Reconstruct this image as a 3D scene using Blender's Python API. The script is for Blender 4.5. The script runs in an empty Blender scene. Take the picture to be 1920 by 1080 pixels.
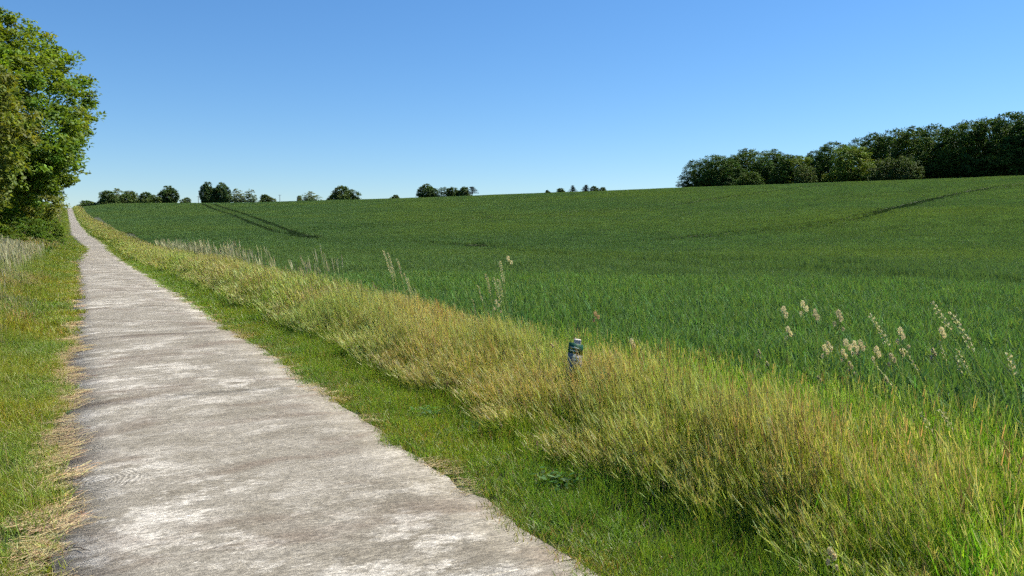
import bpy, math, random
import numpy as np
from mathutils import Vector

S = bpy.context.scene
COL = S.collection
rad = math.radians

# ------------------------------------------------------------------ camera, sky, sun, exposure
CAM_H, YAW, PITCH, FPX = 1.7, rad(29.1), rad(3.66), 1440.0
cam_d = bpy.data.cameras.new('camera')
cam_d.sensor_width = 36.0
cam_d.lens = FPX / 1920.0 * 36.0
cam_d.clip_start, cam_d.clip_end = 0.05, 6000.0
cam = bpy.data.objects.new('camera', cam_d)
cam.location = (0, 0, CAM_H)
cam.rotation_euler = (rad(90) - PITCH, 0, -YAW)
COL.objects.link(cam)
S.camera = cam

SUN_AZ, SUN_EL = rad(92), rad(53)
world = bpy.data.worlds.new('World')
S.world = world
world.use_nodes = True
wn = world.node_tree
sky = wn.nodes.new('ShaderNodeTexSky')
sky.sky_type = 'NISHITA'
sky.sun_disc = False
sky.sun_elevation, sky.sun_rotation = SUN_EL, SUN_AZ
sky.air_density, sky.dust_density, sky.ozone_density, sky.altitude = 1.15, 0.0, 10.0, 0.0
bgn = wn.nodes['Background']
bgn.inputs[1].default_value = 0.0605
hs_n = wn.nodes.new('ShaderNodeHueSaturation')
hs_n.inputs['Saturation'].default_value = 1.09
wn.links.new(sky.outputs[0], hs_n.inputs['Color'])
wn.links.new(hs_n.outputs[0], bgn.inputs[0])

sun_d = bpy.data.lights.new('sun', 'SUN')
sun_d.energy, sun_d.angle, sun_d.color = 4.3, rad(0.53), (1.0, 0.95, 0.87)
sun = bpy.data.objects.new('sun', sun_d)
sdir = Vector((math.sin(SUN_AZ) * math.cos(SUN_EL), math.cos(SUN_AZ) * math.cos(SUN_EL), math.sin(SUN_EL)))
sun.rotation_euler = (-sdir).to_track_quat('-Z', 'Y').to_euler()
sun.location = (30, 0, 40)
COL.objects.link(sun)

vs = S.view_settings
vs.view_transform = 'Standard'
vs.look = 'None'
vs.exposure, vs.gamma = 1.22, 1.0
vs.use_curve_mapping = False
S.cycles.max_bounces = 5
S.cycles.diffuse_bounces = 2
S.cycles.use_light_tree = False
S.cycles.transmission_bounces = 4
S.cycles.use_denoising = False
S.cycles.use_adaptive_sampling = True
S.cycles.adaptive_threshold = 0.03
S.cycles.adaptive_min_samples = 24

# ------------------------------------------------------------------ small helpers
def smooth(a, b, x):
    t = np.clip((np.asarray(x, float) - a) / (b - a), 0, 1)
    return t * t * (3 - 2 * t)

def tag(o, label=None, cat=None, group=None, kind=None):
    if label: o['label'] = label
    if cat: o['category'] = cat
    if group: o['group'] = group
    if kind: o['kind'] = kind
    return o

def mesh_np(name, V, F, C=None, shade=False):
    V = np.asarray(V, np.float32); F = np.asarray(F, np.int32)
    me = bpy.data.meshes.new(name)
    k = F.shape[1]
    me.vertices.add(len(V)); me.vertices.foreach_set('co', V.ravel())
    me.loops.add(F.size); me.loops.foreach_set('vertex_index', F.ravel())
    me.polygons.add(len(F))
    me.polygons.foreach_set('loop_start', np.arange(0, F.size, k, dtype=np.int32))
    me.polygons.foreach_set('loop_total', np.full(len(F), k, np.int32))
    if shade:
        me.polygons.foreach_set('use_smooth', np.ones(len(F), bool))
    me.update(calc_edges=True)
    if C is not None:
        a = me.color_attributes.new('Col', 'FLOAT_COLOR', 'POINT')
        c4 = np.ones((len(V), 4), np.float32); c4[:, :3] = C
        a.data.foreach_set('color', c4.ravel())
    return me

def obj(name, me, mat, parent=None, link=True):
    o = bpy.data.objects.new(name, me)
    if mat and not me.materials: me.materials.append(mat)
    if link: COL.objects.link(o)
    if parent: o.parent = parent
    return o

def empty(name, loc):
    o = bpy.data.objects.new(name, None)
    o.location = loc
    o.empty_display_size = 0.2
    COL.objects.link(o)
    return o

class MB:
    """collects quads with colours"""
    def __init__(s): s.v, s.f, s.c, s.n = [], [], [], 0
    def add(s, V, F, C):
        s.v.append(V); s.f.append(F + s.n); s.c.append(np.broadcast_to(C, V.shape)); s.n += len(V)
    def mesh(s, name, shade=False):
        return mesh_np(name, np.vstack(s.v), np.vstack(s.f), np.vstack(s.c), shade)

def unit(v): return v / np.maximum(np.linalg.norm(v, axis=-1, keepdims=True), 1e-9)

def ribbons(mb, base, vec, bend, w, face, c0, c1, K=3, taper=0.85, belly=0.0):
    """thin blades: base (N,3), vec (N,3) base to tip, bend (N,3) quadratic, w (N) width, face (N,3) width direction"""
    N = len(base)
    q = np.linspace(0, 1, K + 1)
    P = base[:, None] + vec[:, None] * q[None, :, None] + bend[:, None] * (q ** 2)[None, :, None]
    prof = (1 - taper * q ** 1.6) * (1 + belly * np.sin(q * math.pi))
    W = face[:, None] * (w[:, None] * prof[None])[..., None] * 0.5
    V = np.stack([P - W, P + W], 2).reshape(-1, 3)
    i = np.arange(N)[:, None] * (2 * (K + 1)) + np.arange(K)[None] * 2
    F = np.stack([i, i + 1, i + 3, i + 2], -1).reshape(-1, 4)
    c0 = np.broadcast_to(c0, (N, 3)); c1 = np.broadcast_to(c1, (N, 3))
    C = (c0[:, None] * (1 - q)[None, :, None] + c1[:, None] * q[None, :, None])
    C = np.repeat(C, 2, axis=1).reshape(-1, 3)
    mb.add(V, F, C)
    return P

def diamonds(mb, ctr, axis, side, ln, wd, col):
    """leaf shaped quads"""
    N = len(ctr)
    ln = np.broadcast_to(ln, (N,))[:, None]; wd = np.broadcast_to(wd, (N,))[:, None]
    nrm = np.cross(axis, side)
    V = np.stack([ctr - axis * ln * .5, ctr + side * wd * .5 - nrm * ln * .06, ctr + axis * ln * .5, ctr - side * wd * .5 - nrm * ln * .06], 1).reshape(-1, 3)
    F = np.arange(N * 4).reshape(-1, 4)
    mb.add(V, F, np.repeat(np.broadcast_to(col, (N, 3)), 4, axis=0))

def horiz(rng, n, a=None):
    a = rng.uniform(0, 2 * math.pi, n) if a is None else a
    return np.stack([np.cos(a), np.sin(a), np.zeros(n)], 1)

def tube(mb, pts, radii, col, sides=6):
    pts = np.asarray(pts, float)
    n = len(pts)
    t = unit(np.gradient(pts, axis=0))
    ref = np.array([0.31, 0.95, 0.05])
    a = unit(np.cross(t, ref)); b = np.cross(t, a)
    ang = np.linspace(0, 2 * math.pi, sides, endpoint=False)
    V = (pts[:, None] + (a[:, None] * np.cos(ang)[None, :, None] + b[:, None] * np.sin(ang)[None, :, None]) * np.asarray(radii)[:, None, None]).reshape(-1, 3)
    F = []
    for i in range(n - 1):
        for j in range(sides):
            k = (j + 1) % sides
            F.append((i * sides + j, i * sides + k, (i + 1) * sides + k, (i + 1) * sides + j))
    mb.add(V, np.array(F), np.array(col))

# ------------------------------------------------------------------ terrain
U0 = np.array([0, .03, .09, .22, .30, .365, .48, .6, .8, .94, 1.0, 1.08, 1.3, 2.0, 4.0, 12.0])
PA = np.array([0, .008, .022, .044, .128, .205, .305, .42, .68, .915, .985, 1.02, 1.03, .95, .6, .3])
PB = np.array([0, .001, .004, .018, .070, .145, .29, .44, .72, .925, .985, 1.02, 1.03, .95, .6, .3])
PHI = np.radians([-40, -6, -1, 2, 8, 15, 22, 29, 36, 43, 50, 56, 63, 75, 100, 140])
RR = np.array([430, 420, 400, 392, 372, 352, 335, 320, 306, 293, 281, 271, 262, 255, 255, 260.])
TANEL = np.array([.033, .033, .0348, .0405, .0440, .0492, .0540, .0592, .0632, .0668, .0686, .0694, .0696, .070, .05, .02])

def _pch(xk, yk):
    xk = np.asarray(xk, float); yk = np.asarray(yk, float)
    h = np.diff(xk); d = np.diff(yk) / h
    m = np.zeros_like(yk); m[1:-1] = np.where(d[1:] * d[:-1] > 0, 2 * d[1:] * d[:-1] / (d[1:] + d[:-1] + 1e-12), 0); m[0] = d[0]; m[-1] = d[-1]
    def ev(x):
        x = np.clip(np.asarray(x, float), xk[0], xk[-1])
        i = np.clip(np.searchsorted(xk, x, side='right') - 1, 0, len(xk) - 2)
        t = (x - xk[i]) / h[i]; t2 = t * t; t3 = t2 * t
        return (2*t3-3*t2+1)*yk[i] + (t3-2*t2+t)*h[i]*m[i] + (-2*t3+3*t2)*yk[i+1] + (t3-t2)*h[i]*m[i+1]
    return ev
pA, pB, fR, fE = _pch(U0, PA), _pch(U0, PB), _pch(PHI, RR), _pch(PHI, TANEL)
PATH_C, PATH_W = 0.975, 2.36
fOff = _pch([-60, 8, 28, 50, 74, 91, 106, 127, 222, 320, 457, 700], [0, 0, -.08, -.25, 0, .15, -.5, -1.5, -3.0, -4.7, -7.3, -13])
def path_c(y): return PATH_C + fOff(y)

def terrain(x, y):
    x = np.asarray(x, float); y = np.asarray(y, float)
    r = np.hypot(x, y); phi = np.arctan2(x, y)
    phi = np.where(phi < -2.4, 2.4, phi)
    R = fR(phi); Hh = 1.7 + R * fE(phi) - .45 * smooth(.06, .2, phi)
    w = smooth(0, .75, phi)
    z = Hh * (pA(r / R) * (1 - w) + pB(r / R) * w)
    s = x - path_c(y)
    z = z + 0.75 * smooth(-1.7, -6.0, s) * smooth(2, 20, y)          # bank on the left of the path
    z = z + 0.05 * np.sin(x * .11 + 1.3) * np.sin(y * .07) * smooth(8, 40, np.abs(s))
    return z
def tz(x, y): return float(terrain(x, y))

def cam_ray(px, py):
    """direction seen at a spot of the photograph (1920 x 1080)"""
    fw = np.array([math.sin(YAW) * math.cos(PITCH), math.cos(YAW) * math.cos(PITCH), -math.sin(PITCH)])
    r = np.array([math.cos(YAW), -math.sin(YAW), 0]); u = np.cross(r, fw)
    return fw + r * (px - 960) / FPX + u * (540 - py) / FPX
def hit(px, py, zo=0.0):
    d = cam_ray(px, py); t = np.concatenate([np.arange(2, 60, .05), np.arange(60, 500, .25)])
    P = d[None] * t[:, None]
    g = P[:, 2] + CAM_H - terrain(P[:, 0], P[:, 1]) - zo
    k = np.argmax(g < 0) if (g < 0).any() else int(np.argmin(g[t > 30])) + int((t <= 30).sum())
    return P[k, 0], P[k, 1]
def at_depth(px, Z):
    """ground point at depth Z metres in the direction of column px"""
    X = (px - 960) / FPX * Z
    return X * math.cos(YAW) + Z * math.sin(YAW), -X * math.sin(YAW) + Z * math.cos(YAW)
def top_z(py, Z):
    return CAM_H + Z * math.tan(math.atan((540 - py) / FPX) - PITCH)

# ------------------------------------------------------------------ materials
def nodes(name):
    m = bpy.data.materials.new(name); m.use_nodes = True
    nt = m.node_tree; nt.nodes.clear()
    out = nt.nodes.new('ShaderNodeOutputMaterial')
    return m, nt, out
def N(nt, t, **kw):
    n = nt.nodes.new(t)
    for k, v in kw.items():
        if k.startswith('i_'):
            key = k[2:]
            n.inputs[int(key) if key.isdigit() else key.replace('_', ' ')].default_value = v
        else: setattr(n, k, v)
    return n
def ramp(nt, stops, fac=None):
    r = nt.nodes.new('ShaderNodeValToRGB')
    el = r.color_ramp.elements
    while len(el) < len(stops): el.new(.5)
    for e, (p, c) in zip(el, stops):
        e.position = p; e.color = (c[0], c[1], c[2], 1) if not isinstance(c, (int, float)) else (c, c, c, 1)
    if fac is not None: nt.links.new(fac, r.inputs[0])
    return r
def noise(nt, scale, detail=4, vec=None, rough=.55, dist=0):
    n = nt.nodes.new('ShaderNodeTexNoise')
    n.inputs['Scale'].default_value = scale; n.inputs['Detail'].default_value = detail
    n.inputs['Roughness'].default_value = rough; n.inputs['Distortion'].default_value = dist
    if vec is not None: nt.links.new(vec, n.inputs['Vector'])
    return n
def mix(nt, a, b, fac, blend='MIX'):
    m = nt.nodes.new('ShaderNodeMix'); m.data_type = 'RGBA'; m.blend_type = blend
    for sock, v in ((m.inputs[0], fac), (m.inputs[6], a), (m.inputs[7], b)):
        if isinstance(v, bpy.types.NodeSocket): nt.links.new(v, sock)
        elif isinstance(v, (int, float)): sock.default_value = v
        else: sock.default_value = (v[0], v[1], v[2], 1)
    return m.outputs[2]
def mapping(nt, vec, scale, loc=(0, 0, 0)):
    m = nt.nodes.new('ShaderNodeMapping'); m.inputs['Scale'].default_value = scale; m.inputs['Location'].default_value = loc
    nt.links.new(vec, m.inputs[0]); return m.outputs[0]
def math_n(nt, op, a, b=None, c=None):
    m = nt.nodes.new('ShaderNodeMath'); m.operation = op
    for s, v in zip(m.inputs, (a, b, c)):
        if v is None: continue
        if isinstance(v, bpy.types.NodeSocket): nt.links.new(v, s)
        else: s.default_value = v
    return m.outputs[0]

def leaf_mat(name, tint_a, tint_b, patch=.25, trans=.35, rough=.5, spec=.3, trans_tint=(1.25, 1.2, .55), inst=.18):
    """Col attribute x slow patches over the land x a little per-clump variation; light passes through the blade"""
    m, nt, out = nodes(name); L = nt.links
    at = N(nt, 'ShaderNodeAttribute', attribute_name='Col')
    geo = N(nt, 'ShaderNodeNewGeometry')
    n1 = noise(nt, patch, 1, geo.outputs['Position'])
    r1 = ramp(nt, [(.36, tint_a), (.64, tint_b)], n1.outputs[0])
    c = mix(nt, at.outputs[0], r1.outputs[0], 1.0, 'MULTIPLY')
    oi = N(nt, 'ShaderNodeObjectInfo')
    r2 = ramp(nt, [(0, 1 - inst), (1, 1 + inst)], oi.outputs['Random'])
    c = mix(nt, c, r2.outputs[0], 1.0, 'MULTIPLY')
    p = N(nt, 'ShaderNodeBsdfPrincipled'); p.inputs['Roughness'].default_value = rough
    p.inputs['Specular IOR Level'].default_value = spec
    L.new(c, p.inputs['Base Color'])
    t = N(nt, 'ShaderNodeBsdfTranslucent')
    L.new(mix(nt, c, trans_tint, 1.0, 'MULTIPLY'), t.inputs[0])
    ms = N(nt, 'ShaderNodeMixShader'); ms.inputs[0].default_value = trans
    L.new(p.outputs[0], ms.inputs[1]); L.new(t.outputs[0], ms.inputs[2])
    L.new(ms.outputs[0], out.inputs[0])
    return m

M = {}
M['wheat'] = leaf_mat('wheat_leaf', (.88, .94, 1.0), (1.14, 1.07, .86), .022, .34, .6, .12, (1.2, 1.15, .5), .14)
M['short'] = leaf_mat('short_grass', (.85, .92, .95), (1.2, 1.05, .9), .9, .42, .45, .35)
M['left'] = leaf_mat('mown_grass', (.86, .97, 1.0), (1.24, 1.06, .8), .45, .40, .45, .35)
M['tall'] = leaf_mat('tall_grass', (.84, 1.03, .75), (1.06, 1.0, .92), .5, .40, .5, .3, (1.2, 1.1, .6))
M['pale'] = leaf_mat('pale_grass', (.95, .95, .95), (1.08, 1.04, 1.0), .6, .35, .6, .2, (1.1, 1.05, .8))
M['straw'] = leaf_mat('dry_straw', (.8, .78, .75), (1.15, 1.1, 1.05), 2.0, .15, .6, .3, (1.1, 1, .8))
M['crown'] = leaf_mat('tree_foliage', (.82, .9, .9), (1.22, 1.1, .95), .22, .40, .6, .2, (1.35, 1.25, .45), .1)
M['far_crown'] = leaf_mat('far_foliage', (.85, .92, .95), (1.15, 1.06, .95), .09, .22, .7, .1, (1.2, 1.2, .5), .12)
M['herb'] = leaf_mat('herb_leaf', (.9, .95, .9), (1.1, 1.05, 1), 2, .35, .45, .4)

def simple(name, col, rough=.7, bump=None, var=.2, nscale=20, spec=.3):
    m, nt, out = nodes(name)
    geo = N(nt, 'ShaderNodeTexCoord')
    n1 = noise(nt, nscale, 5, geo.outputs['Object'])
    c = mix(nt, [k * (1 - var) for k in col], [min(1, k * (1 + var)) for k in col], n1.outputs[0])
    p = N(nt, 'ShaderNodeBsdfPrincipled'); p.inputs['Roughness'].default_value = rough
    p.inputs['Specular IOR Level'].default_value = spec
    nt.links.new(c, p.inputs['Base Color'])
    if bump:
        b = N(nt, 'ShaderNodeBump'); b.inputs['Strength'].default_value = bump; b.inputs['Distance'].default_value = .01
        nt.links.new(n1.outputs[0], b.inputs['Height']); nt.links.new(b.outputs[0], p.inputs['Normal'])
    nt.links.new(p.outputs[0], out.inputs[0])
    return m
M['bark'] = simple('bark', (.10, .075, .05), .9, .8, .4, 9)
M['pole'] = simple('weathered_pole', (.16, .14, .12), .8)
M['post'] = simple('weathered_grey_post', (.40, .37, .34), .85, .5, .25, 60)
M['plate_green'] = simple('dark_green_print', (.010, .075, .040), .45, None, .15, 40)
M['plate_white'] = simple('dull_white_plate', (.15, .18, .185), .6, None, .12, 30)
M['mark'] = simple('faded_print', (.22, .25, .22), .6)
M['mark_white'] = simple('white_print', (.35, .48, .40), .6)
M['leaf_dark'] = simple('fallen_leaf', (.035, .06, .015), .5, None, .3, 30)
M['twig'] = simple('dry_twig', (.10, .07, .045), .8)
M['flower'] = simple('yellow_petals', (.75, .55, .03), .6)

# ground: dark soil with litter, greener under the meadow
m, nt, out = nodes('soil_and_litter'); L = nt.links
geo = N(nt, 'ShaderNodeNewGeometry')
n1 = noise(nt, .9, 6, geo.outputs['Position']); n2 = noise(nt, 38, 5, geo.outputs['Position'], .7)
c = ramp(nt, [(.38, (.030, .032, .012)), (.5, (.036, .050, .013)), (.64, (.065, .055, .026))], n1.outputs[0]).outputs[0]
c = mix(nt, c, ramp(nt, [(.3, .55), (.75, 1.5)], n2.outputs[0]).outputs[0], 1, 'MULTIPLY')
p = N(nt, 'ShaderNodeBsdfPrincipled'); p.inputs['Roughness'].default_value = .95
L.new(c, p.inputs['Base Color'])
b = N(nt, 'ShaderNodeBump'); b.inputs['Strength'].default_value = .7; b.inputs['Distance'].default_value = .03
L.new(n2.outputs[0], b.inputs['Height']); L.new(b.outputs[0], p.inputs['Normal']); L.new(p.outputs[0], out.inputs[0])
M['soil'] = m

# concrete: brushed across the path, lime-white patches, brown dirt, coarse grain, two round scuffs
RING1 = hit(192, 914); RING2 = hit(166, 846)
m, nt, out = nodes('weathered_concrete'); L = nt.links
geo = N(nt, 'ShaderNodeNewGeometry'); P = geo.outputs['Position']
st = noise(nt, 1.0, 5, mapping(nt, P, (1.0, 1.7, .5)), .74, .25)          # streaks lying across the path
st2 = noise(nt, 1.0, 9, mapping(nt, P, (1.7, 3.0, 1), (7, 3, 0)), .78, .1)
big = noise(nt, .33, 3, P)
fine = noise(nt, 1.0, 5, mapping(nt, P, (17, 50, 10)), .8)
grain = noise(nt, 95, 3, P, .75)
c = ramp(nt, [(.36, (.142, .125, .094)), (.46, (.174, .156, .121)), (.56, (.205, .186, .149)), (.68, (.26, .238, .196))], st.outputs[0]).outputs[0]
wh = math_n(nt, 'MULTIPLY', ramp(nt, [(.50, 0.), (.58, 1.)], st2.outputs[0]).outputs[0], ramp(nt, [(.42, .12), (.56, 1.)], big.outputs[0]).outputs[0])
c = mix(nt, c, (.45, .422, .363), math_n(nt, 'MULTIPLY', wh, .70))
dirt = noise(nt, 1.0, 5, mapping(nt, P, (.8, 1.5, 1), (31, 11, 0)), .6, .5)
c = mix(nt, c, (.115, .088, .064), math_n(nt, 'MULTIPLY', ramp(nt, [(.52, 0.), (.64, 1.)], dirt.outputs[0]).outputs[0], .6))
c = mix(nt, c, ramp(nt, [(.39, .66), (.5, .97), (.61, 1.38)], fine.outputs[0]).outputs[0], 1, 'MULTIPLY')
c = mix(nt, c, ramp(nt, [(.36, .66), (.64, 1.34)], grain.outputs[0]).outputs[0], 1, 'MULTIPLY')
pit = N(nt, 'ShaderNodeTexVoronoi'); pit.inputs['Scale'].default_value = 34; L.new(P, pit.inputs['Vector'])
c = mix(nt, (.05, .042, .034), c, ramp(nt, [(.06, .35), (.16, 1.)], pit.outputs['Distance']).outputs[0])
for (cx, cy), rr in ((RING1, .31), (RING2, .15)):
    vm = N(nt, 'ShaderNodeVectorMath', operation='SUBTRACT'); L.new(P, vm.inputs[0]); vm.inputs[1].default_value = (cx, cy, 0)
    flat = mapping(nt, vm.outputs[0], (1, .85, 0))
    wob = noise(nt, 9, 3, P)
    ln = N(nt, 'ShaderNodeVectorMath', operation='LENGTH'); L.new(flat, ln.inputs[0])
    d = math_n(nt, 'ADD', ln.outputs['Value'], math_n(nt, 'MULTIPLY', wob.outputs[0], .075))
    ringv = math_n(nt, 'SINE', math_n(nt, 'MULTIPLY', d, 215.))
    rm = ramp(nt, [(0, .58), (.5, .85), (1, 1.38)], math_n(nt, 'MULTIPLY_ADD', ringv, .5, .5)).outputs[0]
    mask = ramp(nt, [(rr * .82, 1.), (rr, 0.)], d).outputs[0]
    brk = noise(nt, 30, 2, P)
    c = mix(nt, c, mix(nt, c, rm, 1.0, 'MULTIPLY'), math_n(nt, 'MULTIPLY', mask, ramp(nt, [(.36, .45), (.55, 1.)], brk.outputs[0]).outputs[0]))
oi = N(nt, 'ShaderNodeObjectInfo')
c = mix(nt, c, ramp(nt, [(0, .93), (1, 1.06)], oi.outputs['Random']).outputs[0], 1, 'MULTIPLY')
p = N(nt, 'ShaderNodeBsdfPrincipled'); p.inputs['Roughness'].default_value = .9; p.inputs['Specular IOR Level'].default_value = .2
L.new(c, p.inputs['Base Color'])
b = N(nt, 'ShaderNodeBump'); b.inputs['Strength'].default_value = .9; b.inputs['Distance'].default_value = .006
L.new(math_n(nt, 'ADD', fine.outputs[0], math_n(nt, 'MULTIPLY', grain.outputs[0], .6)), b.inputs['Height'])
L.new(b.outputs[0], p.inputs['Normal']); L.new(p.outputs[0], out.inputs[0])
M['concrete'] = m

# ------------------------------------------------------------------ ground sheet
def grow(a, b, first, k):
    o, s = [a], first
    while o[-1] < b: o.append(o[-1] + s); s *= k
    return o
xs = np.array(sorted(set([-v for v in grow(0.0, 2500, .6, 1.055)] + grow(0.0, 2500, .6, 1.055))))
ys = np.array(sorted(set([-v for v in grow(0.0, 400, .6, 1.2)] + grow(0.0, 260, .6, 1.018) + grow(262, 3000, 4.5, 1.06))))
X, Y = np.meshgrid(xs, ys)
Z = terrain(X, Y)
under = (np.abs(X - path_c(Y)) < 1.3)
Z = np.where(under, Z - .03, Z)
i = np.arange(len(ys) - 1)[:, None] * len(xs) + np.arange(len(xs) - 1)[None]
F = np.stack([i, i + 1, i + 1 + len(xs), i + len(xs)], -1).reshape(-1, 4)
ground = obj('ground', mesh_np('ground', np.stack([X, Y, Z], -1).reshape(-1, 3), F, None, True), M['soil'])
tag(ground, kind='structure')

# ------------------------------------------------------------------ path of concrete slabs
rng = np.random.default_rng(5)
def strip_mesh(name, y0, y1, step, thick=.10, seed=0):
    r = np.random.default_rng(seed)
    n = max(2, int(round((y1 - y0) / step)) + 1)
    yy = np.linspace(y0, y1, n)
    nx = 6
    V, F = [], []
    jl = r.normal(0, .03, n); jr = r.normal(0, .034, n)
    for k, y in enumerate(yy):
        c = path_c(y)
        xl, xr = c - PATH_W / 2 + jl[k], c + PATH_W / 2 + jr[k]
        ring = [(xl, y, tz(xl, y) - thick)]
        for j in range(nx + 1):
            x = xl + (xr - xl) * j / nx
            ring.append((x, y, tz(x, y) + .03 + .012 * math.sin(j / nx * math.pi) - (.008 if j in (0, nx) else 0)))
        ring.append((xr, y, tz(xr, y) - thick))
        V += ring
    w = nx + 3
    for k in range(n - 1):
        for j in range(w - 1):
            a = k * w + j
            F.append((a, a + 1, a + 1 + w, a + w))
    for k, rev in ((0, 0), (n - 1, 1)):        # end faces
        for j in range(1, w - 2):
            a = k * w
            q = (a, a + j, a + j + 1, a) if False else None
        a = k * w
        for j in range(0, w - 3, 2):
            q = (a, a + j + 1, a + j + 2, a + j + 3) if j + 3 < w else None
            if q: F.append(q if rev else q[::-1])
    return mesh_np(name, np.array(V), np.array(F))
path = obj('path', strip_mesh('path', 160, 560, 4), M['concrete'])
tag(path, kind='structure')
JOINT0 = hit(560, 730)[1]
edges = [JOINT0 + 5.0 * k for k in range(-3, 31) if JOINT0 + 5.0 * k < 160] + [160]
for k in range(len(edges) - 1):
    obj('slab', strip_mesh('slab', edges[k] + .006, edges[k + 1] - .006, .25 if edges[k] < 30 else .5, seed=k + 3), M['concrete'], path)

# ------------------------------------------------------------------ instanced stuff (grass, crop, litter)
def scatter(name, label, cat, variants, P, rot, scl, idx):
    """one object: a cloud of points that carries clumps"""
    lib = bpy.data.collections.new(name + '_clumps')
    for j, (me, mat) in enumerate(variants):
        o = bpy.data.objects.new('%s_clump_%02d' % (name, j), me)
        me.materials.append(mat); lib.objects.link(o)
    me = bpy.data.meshes.new(name)
    me.vertices.add(len(P)); me.vertices.foreach_set('co', np.asarray(P, np.float32).ravel())
    for nm, typ, arr, key in (('rot', 'FLOAT_VECTOR', rot, 'vector'), ('scl', 'FLOAT_VECTOR', scl, 'vector'), ('idx', 'INT', idx, 'value')):
        a = me.attributes.new(nm, typ, 'POINT'); a.data.foreach_set(key, np.asarray(arr, np.int32 if typ == 'INT' else np.float32).ravel())
    o = obj(name, me, None)
    tag(o, label, cat, None, 'stuff')
    ng = bpy.data.node_groups.new(name + '_scatter', 'GeometryNodeTree')
    ng.interface.new_socket('Geometry', in_out='INPUT', socket_type='NodeSocketGeometry')
    ng.interface.new_socket('Geometry', in_out='OUTPUT', socket_type='NodeSocketGeometry')
    gi = ng.nodes.new('NodeGroupInput'); go = ng.nodes.new('NodeGroupOutput')
    ci = ng.nodes.new('GeometryNodeCollectionInfo'); ci.inputs['Collection'].default_value = lib
    ci.inputs['Separate Children'].default_value = True; ci.inputs['Reset Children'].default_value = True
    ip = ng.nodes.new('GeometryNodeInstanceOnPoints'); ip.inputs['Pick Instance'].default_value = True
    def attr(nm, t):
        n = ng.nodes.new('GeometryNodeInputNamedAttribute'); n.data_type = t; n.inputs[0].default_value = nm
        return n.outputs[0]
    er = ng.nodes.new('FunctionNodeEulerToRotation')
    ng.links.new(attr('rot', 'FLOAT_VECTOR'), er.inputs[0]); ng.links.new(er.outputs[0], ip.inputs['Rotation'])
    ng.links.new(attr('scl', 'FLOAT_VECTOR'), ip.inputs['Scale']); ng.links.new(attr('idx', 'INT'), ip.inputs['Instance Index'])
    ng.links.new(gi.outputs[0], ip.inputs['Points']); ng.links.new(ci.outputs[0], ip.inputs['Instance'])
    ng.links.new(ip.outputs[0], go.inputs[0])
    md = o.modifiers.new('scatter', 'NODES'); md.node_group = ng
    return o

def jit(rng, base, n, amt):  # colour variation
    base = np.asarray(base, float)
    return np.clip(base[None] * (1 + rng.normal(0, amt, (n, 1))) * (1 + rng.normal(0, amt * .5, (n, 3))), .004, 1)

def disc(rng, n, r):
    a = rng.uniform(0, 2 * math.pi, n); q = r * np.sqrt(rng.uniform(0, 1, n))
    return np.stack([q * np.cos(a), q * np.sin(a), np.zeros(n)], 1)

WIND = np.array([-.80, .55, 0.])   # stems lean this way

def wheat_clump(seed, n, r, w, K, h=.52, square=False, col0=(.094, .163, .056)):
    g = np.random.default_rng(seed); mb = MB()
    b = disc(g, n, r) if not square else np.stack([g.uniform(-.52, .52, n) * r, g.uniform(-.52, .52, n) * r, np.zeros(n)], 1)
    b[:, 2] = g.uniform(.0, .30, n) * (h / .52)
    hh = g.uniform(.75, 1.06, n) * h - b[:, 2]
    lean = horiz(g, n) * (hh * g.uniform(.05, .35, n))[:, None]
    vec = np.array([0, 0, 1.])[None] * hh[:, None] + lean
    bend = horiz(g, n) * (hh * g.uniform(.05, .5, n))[:, None]; bend[:, 2] = -hh * g.uniform(0, .35, n)
    col = jit(g, col0, n, .18 if h > .5 else .12)
    yl = g.random(n) < .05
    col[yl] = col[yl] * (np.array([2.2, 1.6, 1.2]) if h > .5 else np.array([1.4, 1.2, 1.0]))
    ribbons(mb, b, vec, bend, g.uniform(.7, 1.2, n) * w, horiz(g, n), col * .92, col * 1.08, K, .8, .3)
    return mb.mesh('wheat_clump')

def short_clump(seed, n, r, h, w, K, c0, dry=.08):
    g = np.random.default_rng(seed); mb = MB()
    b = disc(g, n, r)
    hh = g.uniform(.45, 1.1, n) * h
    vec = np.array([0, 0, 1.])[None] * hh[:, None] + horiz(g, n) * (hh * g.uniform(.05, .6, n))[:, None]
    bend = horiz(g, n) * (hh * g.uniform(.0, .6, n))[:, None]; bend[:, 2] = -hh * g.uniform(0, .35, n)
    col = jit(g, c0, n, .2)
    d = g.random(n) < dry
    col[d] = jit(g, (.30, .24, .12), d.sum(), .2)
    ribbons(mb, b, vec, bend, g.uniform(.6, 1.2, n) * w, horiz(g, n), col, col * 1.05, K, .85, .2)
    return mb.mesh('short_grass_clump')

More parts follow.
